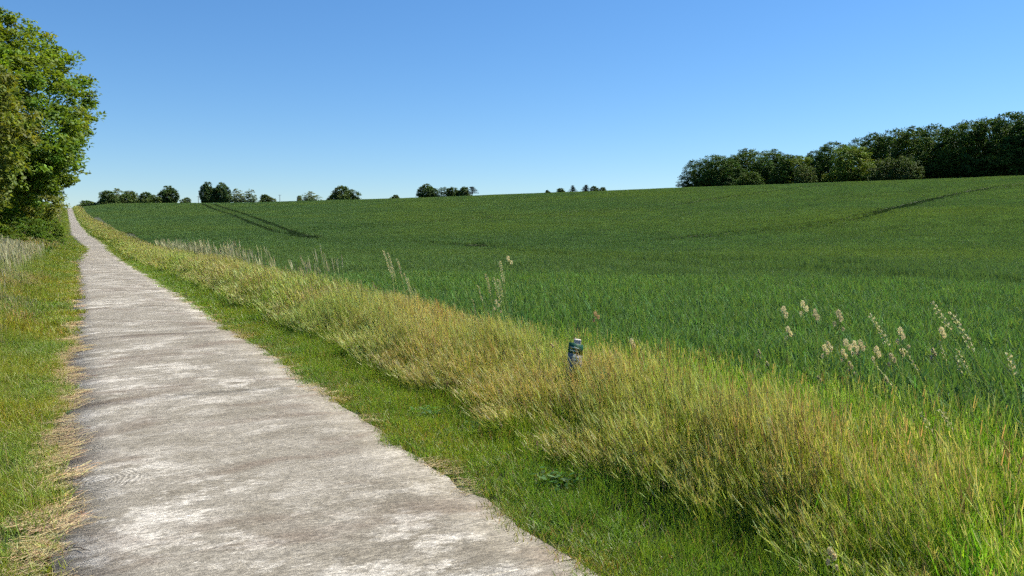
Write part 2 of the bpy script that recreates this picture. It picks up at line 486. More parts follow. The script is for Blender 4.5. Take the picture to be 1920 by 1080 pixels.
def tall_clump(seed, ns, nl, r, h, ws, K, spike, cs0=(.18, .26, .026), cs1=(.31, .345, .060), chead=(.44, .41, .19), cleaf=(.13, .225, .026), heads=1.0):
    """stems with loose seed panicles above a skirt of leaf blades"""
    g = np.random.default_rng(seed); mb = MB()
    b = disc(g, ns, r)
    hh = g.uniform(.6, 1.08, ns) * h
    vec = np.array([0, 0, 1.])[None] * hh[:, None] + horiz(g, ns) * (hh * g.uniform(.0, .22, ns))[:, None] + WIND[None] * (hh * g.uniform(-.04, .16, ns))[:, None]
    bend = WIND[None] * (hh * g.uniform(-.03, .20, ns))[:, None] + horiz(g, ns) * (hh * .08)[:, None]; bend[:, 2] = -hh * g.uniform(0, .12, ns)
    c0 = jit(g, cs0, ns, .16); c1 = jit(g, cs1, ns, .16)
    Pt = ribbons(mb, b, vec, bend, np.full(ns, ws), horiz(g, ns), c0, c1, K, .4)
    m = int(spike * ns)
    if m:
        k = g.integers(0, ns, m); q = g.uniform(.70, .92, m)
        st = b[k] + vec[k] * q[:, None] + bend[k] * (q ** 2)[:, None]
        ln = g.uniform(.07, .15, m) * (h / .7)
        d = unit(vec[k] + bend[k] * 2 * q[:, None]) * .9 + horiz(g, m) * g.uniform(.04, .26, m)[:, None]
        col = jit(g, chead, m, .22)
        pu = g.random(ns)[k] < .22                      # some heads are still purple brown
        col[pu] = jit(g, (.24, .165, .11), pu.sum(), .2)
        ribbons(mb, st, d * ln[:, None], np.zeros((m, 3)), ws * g.uniform(.8, 1.7, m), horiz(g, m), col, col * 1.15, 1, .5)
    if nl:
        b = disc(g, nl, r)
        hh = g.uniform(.3, .75, nl) * h
        vec = np.array([0, 0, 1.])[None] * hh[:, None] + horiz(g, nl) * (hh * g.uniform(.05, .4, nl))[:, None]
        bend = horiz(g, nl) * (hh * g.uniform(.05, .4, nl))[:, None]; bend[:, 2] = -hh * g.uniform(0, .2, nl)
        col = jit(g, cleaf, nl, .22)
        dd = g.random(nl) < .08
        col[dd] = jit(g, (.26, .21, .10), dd.sum(), .2)
        ribbons(mb, b, vec, bend, g.uniform(1.2, 2.2, nl) * ws, horiz(g, nl), col, col * 1.08, K, .85, .2)
    return mb.mesh('tall_grass_clump')

def pale_clump(seed, n, r, h, w, K):
    """tall reed-like grass with long pale plumes"""
    g = np.random.default_rng(seed); mb = MB()
    b = disc(g, n, r); hh = g.uniform(.65, 1.05, n) * h
    vec = np.array([0, 0, 1.])[None] * hh[:, None] + WIND[None] * (hh * g.uniform(.0, .16, n))[:, None] + horiz(g, n) * (hh * .06)[:, None]
    bend = WIND[None] * (hh * g.uniform(.0, .14, n))[:, None]
    ribbons(mb, b, vec, bend, np.full(n, w * .7), horiz(g, n), jit(g, (.20, .25, .06), n, .12), jit(g, (.36, .37, .18), n, .12), K, .3)
    q0 = g.uniform(.72, .82, n)
    p0 = b + vec * q0[:, None] + bend * (q0 ** 2)[:, None]
    p1 = b + vec * 1.03 + bend
    for _ in range(2):
        ribbons(mb, p0, p1 - p0, np.zeros((n, 3)), g.uniform(1.1, 2.4, n) * w, horiz(g, n), jit(g, (.38, .39, .22), n, .14), jit(g, (.44, .42, .25), n, .14), 3, .75, .8)
    nl = n * 2
    b = disc(g, nl, r); hh = g.uniform(.3, .7, nl) * h
    vec = np.array([0, 0, 1.])[None] * hh[:, None] + horiz(g, nl) * (hh * g.uniform(.05, .3, nl))[:, None]
    bend = horiz(g, nl) * (hh * g.uniform(.1, .4, nl))[:, None]; bend[:, 2] = -hh * g.uniform(0, .25, nl)
    col = jit(g, (.16, .22, .045), nl, .2)
    ribbons(mb, b, vec, bend, g.uniform(1., 1.8, nl) * w, horiz(g, nl), col, col * 1.1, K, .85, .2)
    return mb.mesh('pale_grass_clump')

def straw_clump(seed, n, r, w):   # lies flat
    g = np.random.default_rng(seed); mb = MB()
    b = disc(g, n, r); b[:, 2] = g.uniform(.001, .014, n)
    a = g.normal(.3, .7, n)
    ln = g.uniform(.05, .19, n)
    vec = np.stack([np.cos(a), np.sin(a), g.normal(0, .06, n)], 1) * ln[:, None]
    bend = horiz(g, n) * (ln * g.uniform(0, .35, n))[:, None]
    face = unit(np.stack([-np.sin(a), np.cos(a), g.normal(0, .4, n)], 1))
    col = jit(g, (.47, .37, .20), n, .22)
    dk = g.random(n) < .15
    col[dk] *= np.array([.5, .45, .4])
    ribbons(mb, b - vec * .5, vec, bend, g.uniform(.6, 1.3, n) * w, face, col, col, 2, .3)
    return mb.mesh('straw_clump')

def herb_clump(seed, n, r, h, c=(.05, .12, .018)):
    g = np.random.default_rng(seed); mb = MB()
    ct = disc(g, n, r); ct[:, 2] = g.uniform(.25, 1., n) * h
    ax = unit(horiz(g, n) + np.array([0, 0, 1.]) * g.uniform(-.2, .6, n)[:, None])
    sd = unit(np.cross(ax, np.array([0, 0, 1.])[None] + horiz(g, n) * .3))
    diamonds(mb, ct, ax, sd, g.uniform(.03, .07, n), g.uniform(.018, .035, n), jit(g, c, n, .2))
    b = disc(g, n // 3, r)
    ribbons(mb, b, np.array([0, 0, 1.])[None] * (g.uniform(.3, 1, n // 3) * h)[:, None], horiz(g, n // 3) * .02, np.full(n // 3, .003), horiz(g, n // 3), jit(g, c, n // 3, .2), jit(g, c, n // 3, .2), 2)
    return mb.mesh('herb_clump')

class Cloud:
    def __init__(s): s.P, s.r, s.s, s.i = [], [], [], []
    def add(s, rng, x, y, variants, smin=.85, smax=1.15, zr=math.pi, zoff=0, hs=None, tilt=.0):
        n = len(x)
        if not n: return
        s.P.append(np.stack([x, y, terrain(x, y) + zoff], 1))
        s.r.append(np.stack([rng.normal(0, tilt, n), rng.normal(0, tilt, n), rng.uniform(-zr, zr, n)], 1))
        k = rng.uniform(smin, smax, n)
        kz = k * (1 if hs is None else hs)
        s.s.append(np.stack([k, k, kz], 1)); s.i.append(rng.choice(variants, n))
    def build(s, name, label, cat, variants):
        P = np.vstack(s.P)
        print('SCATTER', name, len(P))
        return scatter(name, label, cat, variants, P, np.vstack(s.r), np.vstack(s.s), np.concatenate(s.i))

def along(rng, y0, y1, s0, s1, dens):
    """random spots in a strip beside the path: s is metres right of the path's middle line at the camera"""
    n = int((y1 - y0) * (s1 - s0) * dens)
    y = rng.uniform(y0, y1, n); s = rng.uniform(s0, s1, n)
    return s + fOff(y), y, s
def vnoise(x, y, sc, seed=0):
    """cheap smooth value noise -1..1"""
    r = np.random.default_rng(seed); o = np.zeros_like(x, dtype=float)
    for _ in range(5):
        a = r.uniform(0, 6.28); f = r.uniform(.6, 1.6) / sc
        o = o + np.sin((x * math.cos(a) + y * math.sin(a)) * f * 6.28 + r.uniform(0, 6.28))
    return o / 2.6

# ---- wheat with tramlines left open
TRACKS = [
    ([(378, 381), (391, 387), (412, 395), (438, 402), (475, 418), (514, 433), (534, 437), (575, 444), (600, 447)], .60),
    ([(400, 382), (415, 387), (441, 395), (467, 402), (500, 415), (534, 428), (556, 436), (592, 443), (616, 445)], .65),
    ([(590, 426), (685, 421), (826, 410), (935, 403), (1050, 395), (1150, 391), (1260, 384), (1363, 368), (1466, 354), (1570, 344)], .85),
    ([(590, 430), (685, 424), (826, 413), (935, 406), (1050, 397.5), (1150, 393)], .7),
    ([(1230, 448), (1260, 446), (1397, 436), (1500, 426), (1604, 410), (1707, 383), (1810, 359), (1925, 344), (2000, 335)], .58),
    ([(1230, 445), (1350, 436.5), (1470, 424), (1570, 411), (1672, 388), (1760, 368), (1845, 352), (1925, 340)], .5),
    ([(763, 451), (810, 453), (865, 456), (902, 461), (939, 464), (1004, 470), (1080, 477), (1200, 486), (1350, 494), (1500, 501), (1700, 511), (1920, 523), (2060, 531)], 1.0),
    ([(890, 455), (1000, 464), (1150, 473), (1350, 484), (1600, 492)], .7),
]
tr_pts, tr_w = [], []
for pl, hw in TRACKS:
    pl = np.array(pl, float)
    d = np.r_[0, np.cumsum(np.hypot(*np.diff(pl, axis=0).T))]
    q = np.arange(0, d[-1], 9.)
    wp = np.array([hit(a, b_, .40) for a, b_ in zip(np.interp(q, d, pl[:, 0]), np.interp(q, d, pl[:, 1]))])
    for k in range(1, len(wp) - 1): wp[k] = wp[k - 1] * .25 + wp[k] * .5 + wp[k + 1] * .25
    for a, b_ in zip(wp[:-1], wp[1:]):
        nn = max(1, int(math.hypot(*(b_ - a)) / .3))
        if nn > 400: continue
        t = np.linspace(0, 1, nn, endpoint=False)[:, None]
        tr_pts.append(a + (b_ - a) * t); tr_w.append(np.full(nn, hw))
tr_pts = np.vstack(tr_pts); tr_w = np.concatenate(tr_w)
CELL = 1.5
grid = {}
for k, (a, b_) in enumerate(tr_pts):
    grid.setdefault((int(a // CELL), int(b_ // CELL)), []).append(k)
def in_track(x, y, extra=0.):
    keep = np.ones(len(x), bool)
    cx, cy = (x // CELL).astype(int), (y // CELL).astype(int)
    occ = set()
    for (a, b_) in grid:
        for da in (-1, 0, 1):
            for db in (-1, 0, 1): occ.add((a + da, b_ + db))
    for j in range(len(x)):
        c_ = (cx[j], cy[j])
        if c_ not in occ: continue
        ids = [k for da in (-1, 0, 1) for db in (-1, 0, 1) for k in grid.get((c_[0] + da, c_[1] + db), ())]
        if ids:
            dd = (tr_pts[ids, 0] - x[j]) ** 2 + (tr_pts[ids, 1] - y[j]) ** 2
            if (dd < (tr_w[ids] + extra) ** 2).any(): keep[j] = False
    return ~keep

rng = np.random.default_rng(11)
wv = [(wheat_clump(s, 95, .30, .0145, 3, .56, col0=(.106, .188, .054)), M['wheat']) for s in (1, 2, 3)] + \
     [(wheat_clump(s, 130, .50, .017, 2, .50), M['wheat']) for s in (4, 5, 6)] + \
     [(wheat_clump(s, 70, .42, .030, 2, .45), M['wheat']) for s in (7, 8, 9)] + \
     [(wheat_clump(s, 60, .62, .050, 1, .40), M['wheat']) for s in (10, 11, 12)] + \
     [(wheat_clump(s, 480, 1.2, .017, 2, .50, True), M['wheat']) for s in (13, 14, 15)] + \
     [(wheat_clump(s, 900, 2.4, .030, 2, .45, True), M['wheat']) for s in (16, 17, 18)] + \
     [(wheat_clump(s, 900, 3.6, .050, 1, .40, True), M['wheat']) for s in (19, 20, 21)]
cl = Cloud()
WHEAT_S = 4.9
def wheat_edge(y): return WHEAT_S + .85 * (1 - smooth(4.5, 11, y)) + .22 * vnoise(y * 0, y, 6, 3) + .02 * np.clip(y - 60, 0, 60)
def wheat_ok(x, y):
    r = np.hypot(x, y); phi = np.arctan2(x, y)
    return (phi < rad(74)) & (x - fOff(y) > wheat_edge(y)) & (r < fR(phi) + 25) & (y > -2)
TILES = {24: 1.2, 62: 2.4, 135: 3.6}
for r0, r1, sp, va, vt in ((3, 24, .27, (0, 1, 2), None), (24, 62, .48, (3, 4, 5), (12, 13, 14)), (62, 135, .60, (6, 7, 8), (15, 16, 17)), (135, 445, .90, (9, 10, 11), (18, 19, 20))):
    if vt is not None:
        T = TILES[r0]
        gx, gy = np.meshgrid(np.arange(-48, 445, T), np.arange(0, 445, T))
        x, y = gx.ravel(), gy.ravel()
        r = np.hypot(x, y)
        k = (r >= r0) & (r < r1) & wheat_ok(x, y)
        x, y = x[k], y[k]
        full = ~in_track(x, y, T * .72 + .1)
        for sx in (-1, 1):
            for sy in (-1, 1): full &= wheat_ok(x + sx * T / 2, y + sy * T / 2)
        fx, fy = x[full], y[full]
        e = T / 2
        gx_ = (terrain(fx + e, fy) - terrain(fx - e, fy)) / T; gy_ = (terrain(fx, fy + e) - terrain(fx, fy - e)) / T
        q = rng.integers(0, 4, len(fx)) * (math.pi / 2)
        # tilt with the slope, then quarter turns about the tile's own axis
        ca, sa = np.cos(q), np.sin(q)
        gu, gv = gx_ * ca + gy_ * sa, -gx_ * sa + gy_ * ca
        cl.P.append(np.stack([fx, fy, terrain(fx, fy)], 1))
        cl.r.append(np.stack([np.arctan(gv), -np.arctan(gu), q], 1))
        hs = 1 + .10 * vnoise(fx * .5, fy, 11, 5) + rng.uniform(-.03, .03, len(fx))
        cl.s.append(np.stack([np.ones(len(fx)), np.ones(len(fx)), hs], 1)); cl.i.append(rng.choice(vt, len(fx)))
        px_, py_ = x[~full], y[~full]                # tiles cut by a wheel track or the field edge: small clumps
        m = max(1, int(round(T / sp)))
        ox, oy = np.meshgrid((np.arange(m) + .5) / m * T - T / 2, (np.arange(m) + .5) / m * T - T / 2)
        x = (px_[:, None] + ox.ravel()[None]).ravel(); y = (py_[:, None] + oy.ravel()[None]).ravel()
        x = x + rng.uniform(-.4, .4, len(x)) * sp; y = y + rng.uniform(-.4, .4, len(y)) * sp
        k = wheat_ok(x, y)
        x, y = x[k], y[k]
    else:
        gx, gy = np.meshgrid(np.arange(-6, r1 + 2, sp), np.arange(-2, r1 + 2, sp))
        x = gx.ravel() + rng.uniform(-.5, .5, gx.size) * sp; y = gy.ravel() + rng.uniform(-.5, .5, gx.size) * sp
        r = np.hypot(x, y)
        k = (r >= r0) & (r < r1) & wheat_ok(x, y)
        x, y = x[k], y[k]
    hs = 1 + .10 * vnoise(x * .5, y, 11, 5) + .06 * vnoise(x, y, 2.5, 6)
    k = ~in_track(x, y, .45 if r1 > 200 else .28 if r1 > 100 else .10)
    x, y, hs = x[k], y[k], hs[k]
    hs = np.where(in_track(x, y, 1.1), hs * 1.22, hs)            # plants beside the wheel tracks made taller to shade them
    cl.add(rng, x, y, va, .88, 1.12, hs=hs)
cl.build('wheat_field', 'dense green unripe wheat covering the rising field right of the path', 'wheat', wv)

# low growth added to the wheel tracks, its dark colour standing in for shade
rng = np.random.default_rng(19)
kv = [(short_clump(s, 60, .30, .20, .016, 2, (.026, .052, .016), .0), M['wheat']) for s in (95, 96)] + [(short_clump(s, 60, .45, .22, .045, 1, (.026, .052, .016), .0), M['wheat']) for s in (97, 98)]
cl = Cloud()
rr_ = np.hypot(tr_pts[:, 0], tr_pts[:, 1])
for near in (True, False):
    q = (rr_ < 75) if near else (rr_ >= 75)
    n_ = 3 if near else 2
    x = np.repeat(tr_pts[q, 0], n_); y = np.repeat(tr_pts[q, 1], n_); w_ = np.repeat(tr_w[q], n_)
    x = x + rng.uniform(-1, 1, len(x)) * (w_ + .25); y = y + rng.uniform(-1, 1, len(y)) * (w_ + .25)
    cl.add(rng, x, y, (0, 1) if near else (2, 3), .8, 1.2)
cl.build('wheel_track_shade_growth', 'added low growth coloured dark as the shade in the tractor wheel tracks through the wheat', 'undergrowth', kv)

# ---- short grass verge right of the path
rng = np.random.default_rng(12)
G1 = (.150, .240, .028); G2 = (.20, .235, .045)
sv = [(short_clump(s, 90, .13, .125, .0045, 3, G1), M['short']) for s in (21, 22, 23)] + \
     [(short_clump(s, 90, .13, .085, .0045, 3, G2, .3), M['short']) for s in (24, 25)] + \
     [(short_clump(s, 70, .20, .13, .010, 2, G1), M['short']) for s in (26, 27)] + \
     [(short_clump(s, 60, .40, .15, .026, 2, (.135, .205, .026)), M['short']) for s in (28, 29)]
cl = Cloud()
E0 = PATH_C + PATH_W / 2
for y0, y1, dens, va in ((1.0, 14, 125, (0, 1, 2)), (14, 45, 48, (5, 6)), (45, 420, 10, (7, 8))):
    x, y, s = along(rng, y0, y1, E0 - .28, 3.75, dens)
    e = E0 + .08 * vnoise(x * 0, y, 2.2, 9) + .07 * vnoise(x * 0, y, .6, 10) - .24 * np.exp(-((y - 84) / 14.) ** 2)
    k = s > e
    x, y, s = x[k], y[k], s[k]
    nearE = smooth(0, .5, s - E0)
    cl.add(rng, x, y, va, .8, 1.25, hs=.55 + .4 * nearE + .75 * smooth(2.6, 3.3, s) + .25 * np.clip(vnoise(x, y, 1.1, 8), -1, 1))
x, y, s = along(rng, 1.0, 16, E0 - .02, E0 + .40, 34)
cl.add(rng, x, y, (3, 4), .8, 1.2)
cl.build('short_verge_grass', 'short bright green grass strip along the right edge of the path', 'grass', sv)

# ---- tall olive grass band between verge and wheat
rng = np.random.default_rng(13)
tv = [(tall_clump(s, 60, 36, .17, .69, .0030, 4, 2.0), M['tall']) for s in (31, 32, 33)] + \
     [(tall_clump(s, 26, 70, .17, .62, .0040, 4, 1.0, cs0=(.15, .26, .028), cs1=(.24, .33, .055), cleaf=(.14, .28, .026)), M['tall']) for s in (34, 35)] + \
     [(tall_clump(s, 60, 30, .24, .72, .0060, 3, 1.6), M['tall']) for s in (36, 37)] + \
     [(tall_clump(s, 70, 30, .45, .70, .013, 2, 1.5), M['tall']) for s in (38, 39)] + \
     [(tall_clump(s, 70, 30, .85, .70, .032, 2, 2), M['tall']) for s in (40, 41)] + \
     [(tall_clump(s, 6, 75, .17, .64, .0050, 4, 1, cs0=(.15, .28, .028), cs1=(.24, .34, .055), cleaf=(.20, .38, .026)), M['tall']) for s in (42, 43)]
cl = Cloud()
for y0, y1, dens, va in ((.6, 13, 44, (0, 1, 2)), (13, 30, 22, (5, 6)), (30, 80, 7, (7, 8)), (80, 420, 2.4, (9, 10))):
    x, y, s = along(rng, y0, y1, 2.95, 5.05, dens)
    lo = 3.0 + .16 * vnoise(x * 0, y, 3.0, 4) + .1 * vnoise(x * 0, y, 1.1, 5)
    k = (s > lo) & (s < 4.95 - .3 * rng.random(len(s)) + .012 * np.clip(y - 20, 0, 40))
    x, y, s, lo = x[k], y[k], s[k], lo[k]
    back = (s - 3.75) * .0 + np.exp(-((s - 3.75) / .45) ** 2 - ((y - 6.7) / .9) ** 2)
    h = (.42 + .58 * smooth(0, .65, s - lo)) * (1 - .40 * back) * (1 + .10 * vnoise(x, y, 3, 14)) * (1 - .22 * smooth(4.1, 5.0, s))
    pxx, pyy = at_depth(1068, 7.05)                 # thinner growth in front of the marker post
    pr = math.hypot(pxx, pyy); ta = (x * pxx + y * pyy) / pr; la = np.abs(x * pyy - y * pxx) / pr
    h = np.where((la < .17) & (ta > pr - 1.3) & (ta < pr + .05), h * .80, h)
    k = rng.random(len(s)) > .93 * smooth(3.85, 4.45, s + .75 * (1 - smooth(1, 4.5, y))) * (1 - smooth(4.5, 8.5, y))
    cl.add(rng, x[k], y[k], va, .85, 1.15, .7, hs=h[k])
x, y, s = along(rng, .2, 11, 3.7, 6.0, 26)                     # greener, leafy grass towards the crop
k = rng.random(len(s)) < smooth(3.7, 4.6, s + .35 * (1 - smooth(1, 4.5, y))) * (1 - smooth(5.2, 6.0, s)) * (1 - .7 * smooth(6, 11, y))
cl.add(rng, x[k], y[k], (3, 4), .8, 1.08, .8, hs=.92)
x, y, s = along(rng, .2, 10, 3.1, 6.1, 46)                    # lime green leafy grass where the crop thins out
k = rng.random(len(s)) < smooth(3.75, 4.5, s + .8 * (1 - smooth(1, 4.5, y))) * (1 - smooth(5.7, 6.1, s)) * (1 - smooth(6.5, 10, y))
cl.add(rng, x[k], y[k], (11, 12), .8, 1.1, 3.1, hs=.95)
cl.build('tall_verge_grass', 'band of tall olive and tan seeding grass between verge and wheat', 'grass', tv)

# ---- pale plumed grass, further up the right verge and on the left bank
rng = np.random.default_rng(14)
pv = [(pale_clump(s, 12, .28, 1.15, .011, 3), M['pale']) for s in (51, 52, 53)] + [(pale_clump(s, 14, .35, 1.1, .010, 3), M['pale']) for s in (54, 55)]
cl = Cloud()
x, y, s = along(rng, 18, 60, 4.3, 5.6, 4.2)
k = rng.random(len(s)) < (.25 + .75 * smooth(20, 34, y)) * (1 - .6 * smooth(44, 52, y)) * smooth(-.7, .5, vnoise(x, y, 5, 2))
cl.add(rng, x[k], y[k], (0, 1, 2), .8, 1.12, .5)
cl.build('pale_plume_grass', 'tall pale plumed grass standing at the wheat edge beyond the olive band', 'grass', pv[:3])
cl = Cloud()
x, y, s = along(rng, 15, 47, -9, -1.3, 4.5)
k = rng.random(len(s)) < smooth(-1.35, -2.2, s)
cl.add(rng, x[k], y[k], (0, 1), .7, 1.0, .5)
cl.build('bank_plume_grass', 'pale tall plumed grass on the left bank in front of the trees', 'grass', [(me.copy(), m_) for me, m_ in pv[3:]])

# ---- left verge: mown grass, longer away from the path
rng = np.random.default_rng(15)
LG = (.205, .262, .034); LG2 = (.165, .235, .032)
lv = [(short_clump(s, 85, .13, .15, .0045, 3, c_, .12), M['left']) for s, c_ in ((61, LG), (62, LG), (63, LG2))] + \
     [(short_clump(s, 75, .20, .17, .010, 2, LG, .12), M['left']) for s in (64, 65)] + \
     [(short_clump(s, 60, .42, .20, .026, 2, LG2, .12), M['left']) for s in (66, 67)] + \
     [(tall_clump(s, 26, 60, .2, .40, .0035, 3, 4, (.25, .27, .06), (.34, .32, .13), (.42, .37, .2), (.18, .24, .036)), M['left']) for s in (68, 69)]
cl = Cloud()
EL = PATH_C - PATH_W / 2
for y0, y1, dens, va, s0 in ((1.5, 14, 95, (0, 1, 2), -3.2), (14, 45, 36, (3, 4), -7), (45, 420, 5, (5, 6), -9)):
    x, y, s = along(rng, y0, y1, s0, EL + .26, dens)
    e = EL - .06 * (1 - smooth(8, 22, y)) + .07 * vnoise(x * 0, y, 3.2, 19) + .05 * vnoise(x * 0, y, .8, 20) + .22 * np.exp(-((y - 80) / 16.) ** 2)
    k = s < e
    x, y, s = x[k], y[k], s[k]
    cl.add(rng, x, y, va, .8, 1.25, hs=.65 + .75 * smooth(.1, 1.2, EL - s) + .25 * vnoise(x, y, 1.4, 18))
x, y, s = along(rng, 3, 30, -6, -.75, 9)
k = rng.random(len(s)) < smooth(-.7, -1.8, s)
cl.add(rng, x[k], y[k], (7, 8), .7, 1.15)
cl.build('left_verge_grass', 'yellowish green grass along the left edge of the path', 'grass', lv)

# ---- rough growth under the hedge trees
rng = np.random.default_rng(16)
bv = [(tall_clump(s, 14, 60, .5, .8, .03, 2, 2, (.14, .18, .045), (.22, .25, .08), (.32, .29, .16), (.10, .17, .028)), M['left']) for s in (71, 72)]
cl = Cloud()
x, y, s = along(rng, 40, 400, -14, -1.6, 1.5)
k = rng.random(len(s)) < smooth(-1.4, -3.2, s)
cl.add(rng, x[k], y[k], (0, 1), .7, 1.1, 1.0)
cl.build('bank_undergrowth', 'rough green undergrowth below the trees on the left bank', 'undergrowth', bv)

# ---- dry straw along both edges of the slabs
rng = np.random.default_rng(17)
stv = [(straw_clump(s, 60, .12, .0023), M['straw']) for s in (81, 82, 83)] + [(straw_clump(s, 60, .20, .006), M['straw']) for s in (84, 85)]
cl = Cloud()
for y0, y1, dens, va in ((2.0, 14, 76, (0, 1, 2)), (14, 50, 16, (3, 4))):
    x, y, s = along(rng, y0, y1, EL - .12, EL + .22, dens)
    reach = .055 + .05 * vnoise(x * 0, y, 1.7, 30) + .06 * vnoise(x * 0, y, .5, 31)
    k = rng.random(len(s)) < smooth(.10, -.06, s - EL - reach)
    cl.add(rng, x[k], y[k], va, .8, 1.2, .6, .032, tilt=.05)
    x, y, s = along(rng, y0, y1, E0 - .16, E0 + .08, dens)
    k = (rng.random(len(s)) < (.25 + .75 * smooth(-.1, .8, vnoise(x * 0, y, 1.5, 33))) * smooth(.12, .0, E0 - s) * .5)
    cl.add(rng, x[k], y[k], va, .7, 1.1, .6, .03, tilt=.05)
cl.build('dry_straw', 'dry golden mown grass lying along both edges of the concrete', 'straw', stv)

rng = np.random.default_rng(18)
hv = [(herb_clump(s, 46, .12, .10), M['herb']) for s in (91, 92)]
cl = Cloud()
x, y, s = along(rng, 1.5, 14, E0 + .4, 3.7, 4)
k = vnoise(x, y, 1.2, 40) > .15
cl.add(rng, x[k], y[k], (0, 1), .7, 1.3)
cl.build('verge_herbs', 'low broad leaved weeds in the short grass beside the tall band', 'weeds', hv)

# ------------------------------------------------------------------ trees
def crown_mesh(seed, H, R, zb, n_cl, per, leaf, cr, col, lump=.22, top=.75, inner=.35, aspect=.55, flat=1.0, full_low=False):
    """leaf-sized faces gathered in clumps over an uneven crown; zb = lowest foliage, H = top"""
    g = np.random.default_rng(seed); mb = MB()
    d = unit(g.normal(0, 1, (n_cl, 3)))
    L = [(unit(g.normal(0, 1, 3)), g.uniform(.5, 1.), g.uniform(3, 7)) for _ in range(9)]
    lum = np.zeros(n_cl)
    for ax, am, fr in L: lum += am * np.sin(fr * (d @ ax) + am * 9)
    lum = lum / 3.0
    rr = np.where(g.random(n_cl) < inner, g.uniform(.35, .85, n_cl), g.uniform(.86, 1.02, n_cl)) * (1 + lump * lum)
    zc = zb + (H - zb) * (1 - top) ; up = (H - zb) * top; dn = (H - zb) * (1 - top)
    zz = np.where(d[:, 2] > 0, d[:, 2] * up, d[:, 2] * dn)
    full = np.where((d[:, 2] < 0) & full_low, np.sqrt(1 - np.abs(d[:, 2]) ** 3.2) / np.sqrt(1 - d[:, 2] ** 2 + 1e-6), 1.0)
    rr = rr * full
    ctr = np.stack([d[:, 0] * R * rr, d[:, 1] * R * rr * flat, zc + zz * np.clip(rr / full, 0, 1.05)], 1)
    csz = g.uniform(.6, 1.25, n_cl) * cr
    k = np.repeat(np.arange(n_cl), per); n = len(k)
    off = unit(g.normal(0, 1, (n, 3))) * (g.uniform(0, 1, n) ** .5 * csz[k])[:, None] * np.array([1, 1, .62])
    pos = ctr[k] + off
    outw = unit(off + d[k] * csz[k][:, None] * .6)
    ax = unit(outw * .7 + g.normal(0, .6, (n, 3)) + np.array([0, 0, -.15]))
    nr = unit(outw * .5 + np.array([0, 0, .8]) + g.normal(0, .55, (n, 3)))
    sd = unit(np.cross(ax, nr))
    cc = jit(g, col, n_cl, .14)[k] * (1 + g.normal(0, .14, (n, 1)))
    diamonds(mb, pos, ax, sd, g.uniform(.7, 1.35, n) * leaf, g.uniform(.7, 1.2, n) * leaf * aspect, np.clip(cc, .005, 1))
    return mb.mesh('crown'), ctr

def trunk_mesh(seed, H, r0, ctr, n_limb=9, fork=.3, sides=7):
    g = np.random.default_rng(seed); mb = MB()
    top = H * .8
    zz = np.linspace(-.3, top, 9)
    px = np.cumsum(g.normal(0, .05, 9)) * H * .04; py = np.cumsum(g.normal(0, .05, 9)) * H * .04
    ax = np.stack([px, py, zz], 1)
    tube(mb, ax, r0 * np.linspace(1.15, .16, 9), (1, 1, 1), sides)
    for k in g.choice(len(ctr), min(n_limb, len(ctr)), replace=False):
        e = ctr[k]
        h0 = np.clip(e[2] * g.uniform(.45, .75), H * fork * .6, top * .95)
        s0 = np.array([np.interp(h0, zz, ax[:, 0]), np.interp(h0, zz, ax[:, 1]), h0])
        mid = s0 * .5 + e * .5 + np.array([0, 0, .04 * H]) + g.normal(0, .02 * H, 3)
        rr = r0 * .42 * (1 - h0 / H)
        tube(mb, [s0, s0 * .65 + mid * .35, mid, e], [rr + .02, rr * .8 + .015, rr * .5 + .012, .012], (1, 1, 1), 5)
    return mb.mesh('trunk', True)

KINDS = {}
def tree_kind(key, seed, H, R, zb, n_cl, per, leaf, cr, col, r0, mat='far_crown', limbs=9, **kw):
    cm, ctr = crown_mesh(seed, H, R, zb, n_cl, per, leaf, cr, col, **kw)
    tm = trunk_mesh(seed + 1, H, r0, ctr, limbs)
    cm.materials.append(M[mat]); tm.materials.append(M['bark'])
    KINDS[key] = (cm, tm, H, R)
def tree(name, key, x, y, height, label, cat='tree', group=None, wide=None, rot=0., sink=.1):
    cm, tm, H, R = KINDS[key]
    t = empty(name, (x, y, tz(x, y) - sink))
    k = height / H; w = k if wide is None else wide / (2 * R)
    t.scale = (w, w, k); t.rotation_euler = (0, 0, rot)
    c = bpy.data.objects.new('crown', cm); COL.objects.link(c); c.parent = t
    b_ = bpy.data.objects.new('trunk', tm); COL.objects.link(b_); b_.parent = t
    tag(t, label, cat, group)
    return t

GR = (.066, .105, .018)
tree_kind('near_a', 201, 20.5, 7.0, 1.4, 2500, 46, .30, .70, (.115, .182, .024), .33, 'crown', 60, lump=.22, top=.54, full_low=True)
tree_kind('near_b', 205, 17.0, 6.2, .8, 1600, 44, .31, .72, (.138, .180, .034), .28, 'crown', 50, lump=.30, top=.64, full_low=True)
tree_kind('hedge', 209, 4.2, 2.6, .0, 420, 40, .20, .42, (.10, .165, .024), .07, 'crown', 14, lump=.22, top=.8)
tree_kind('oak', 213, 18, 7.5, .8, 620, 28, .62, 1.35, (.058, .104, .022), .40, lump=.28, top=.68)
tree_kind('ash', 217, 20, 6.0, 1.5, 560, 28, .60, 1.25, (.070, .116, .026), .36, lump=.32, top=.72)
tree_kind('beech', 221, 21, 6.5, .6, 600, 28, .60, 1.3, (.048, .092, .020), .42, lump=.28, top=.72)
tree_kind('lit', 225, 18, 5.6, .3, 520, 28, .60, 1.2, (.135, .195, .034), .34, lump=.26, top=.74)  # sunlit crown: the sunlight is put into a brighter leaf colour
tree_kind('pale', 229, 9, 3.6, .1, 320, 24, .45, .9, (.070, .105, .032), .16, lump=.2, top=.78)
tree_kind('round', 233, 9, 4.2, .4, 520, 26, .55, .8, (.062, .105, .034), .20, lump=.14, top=.68)
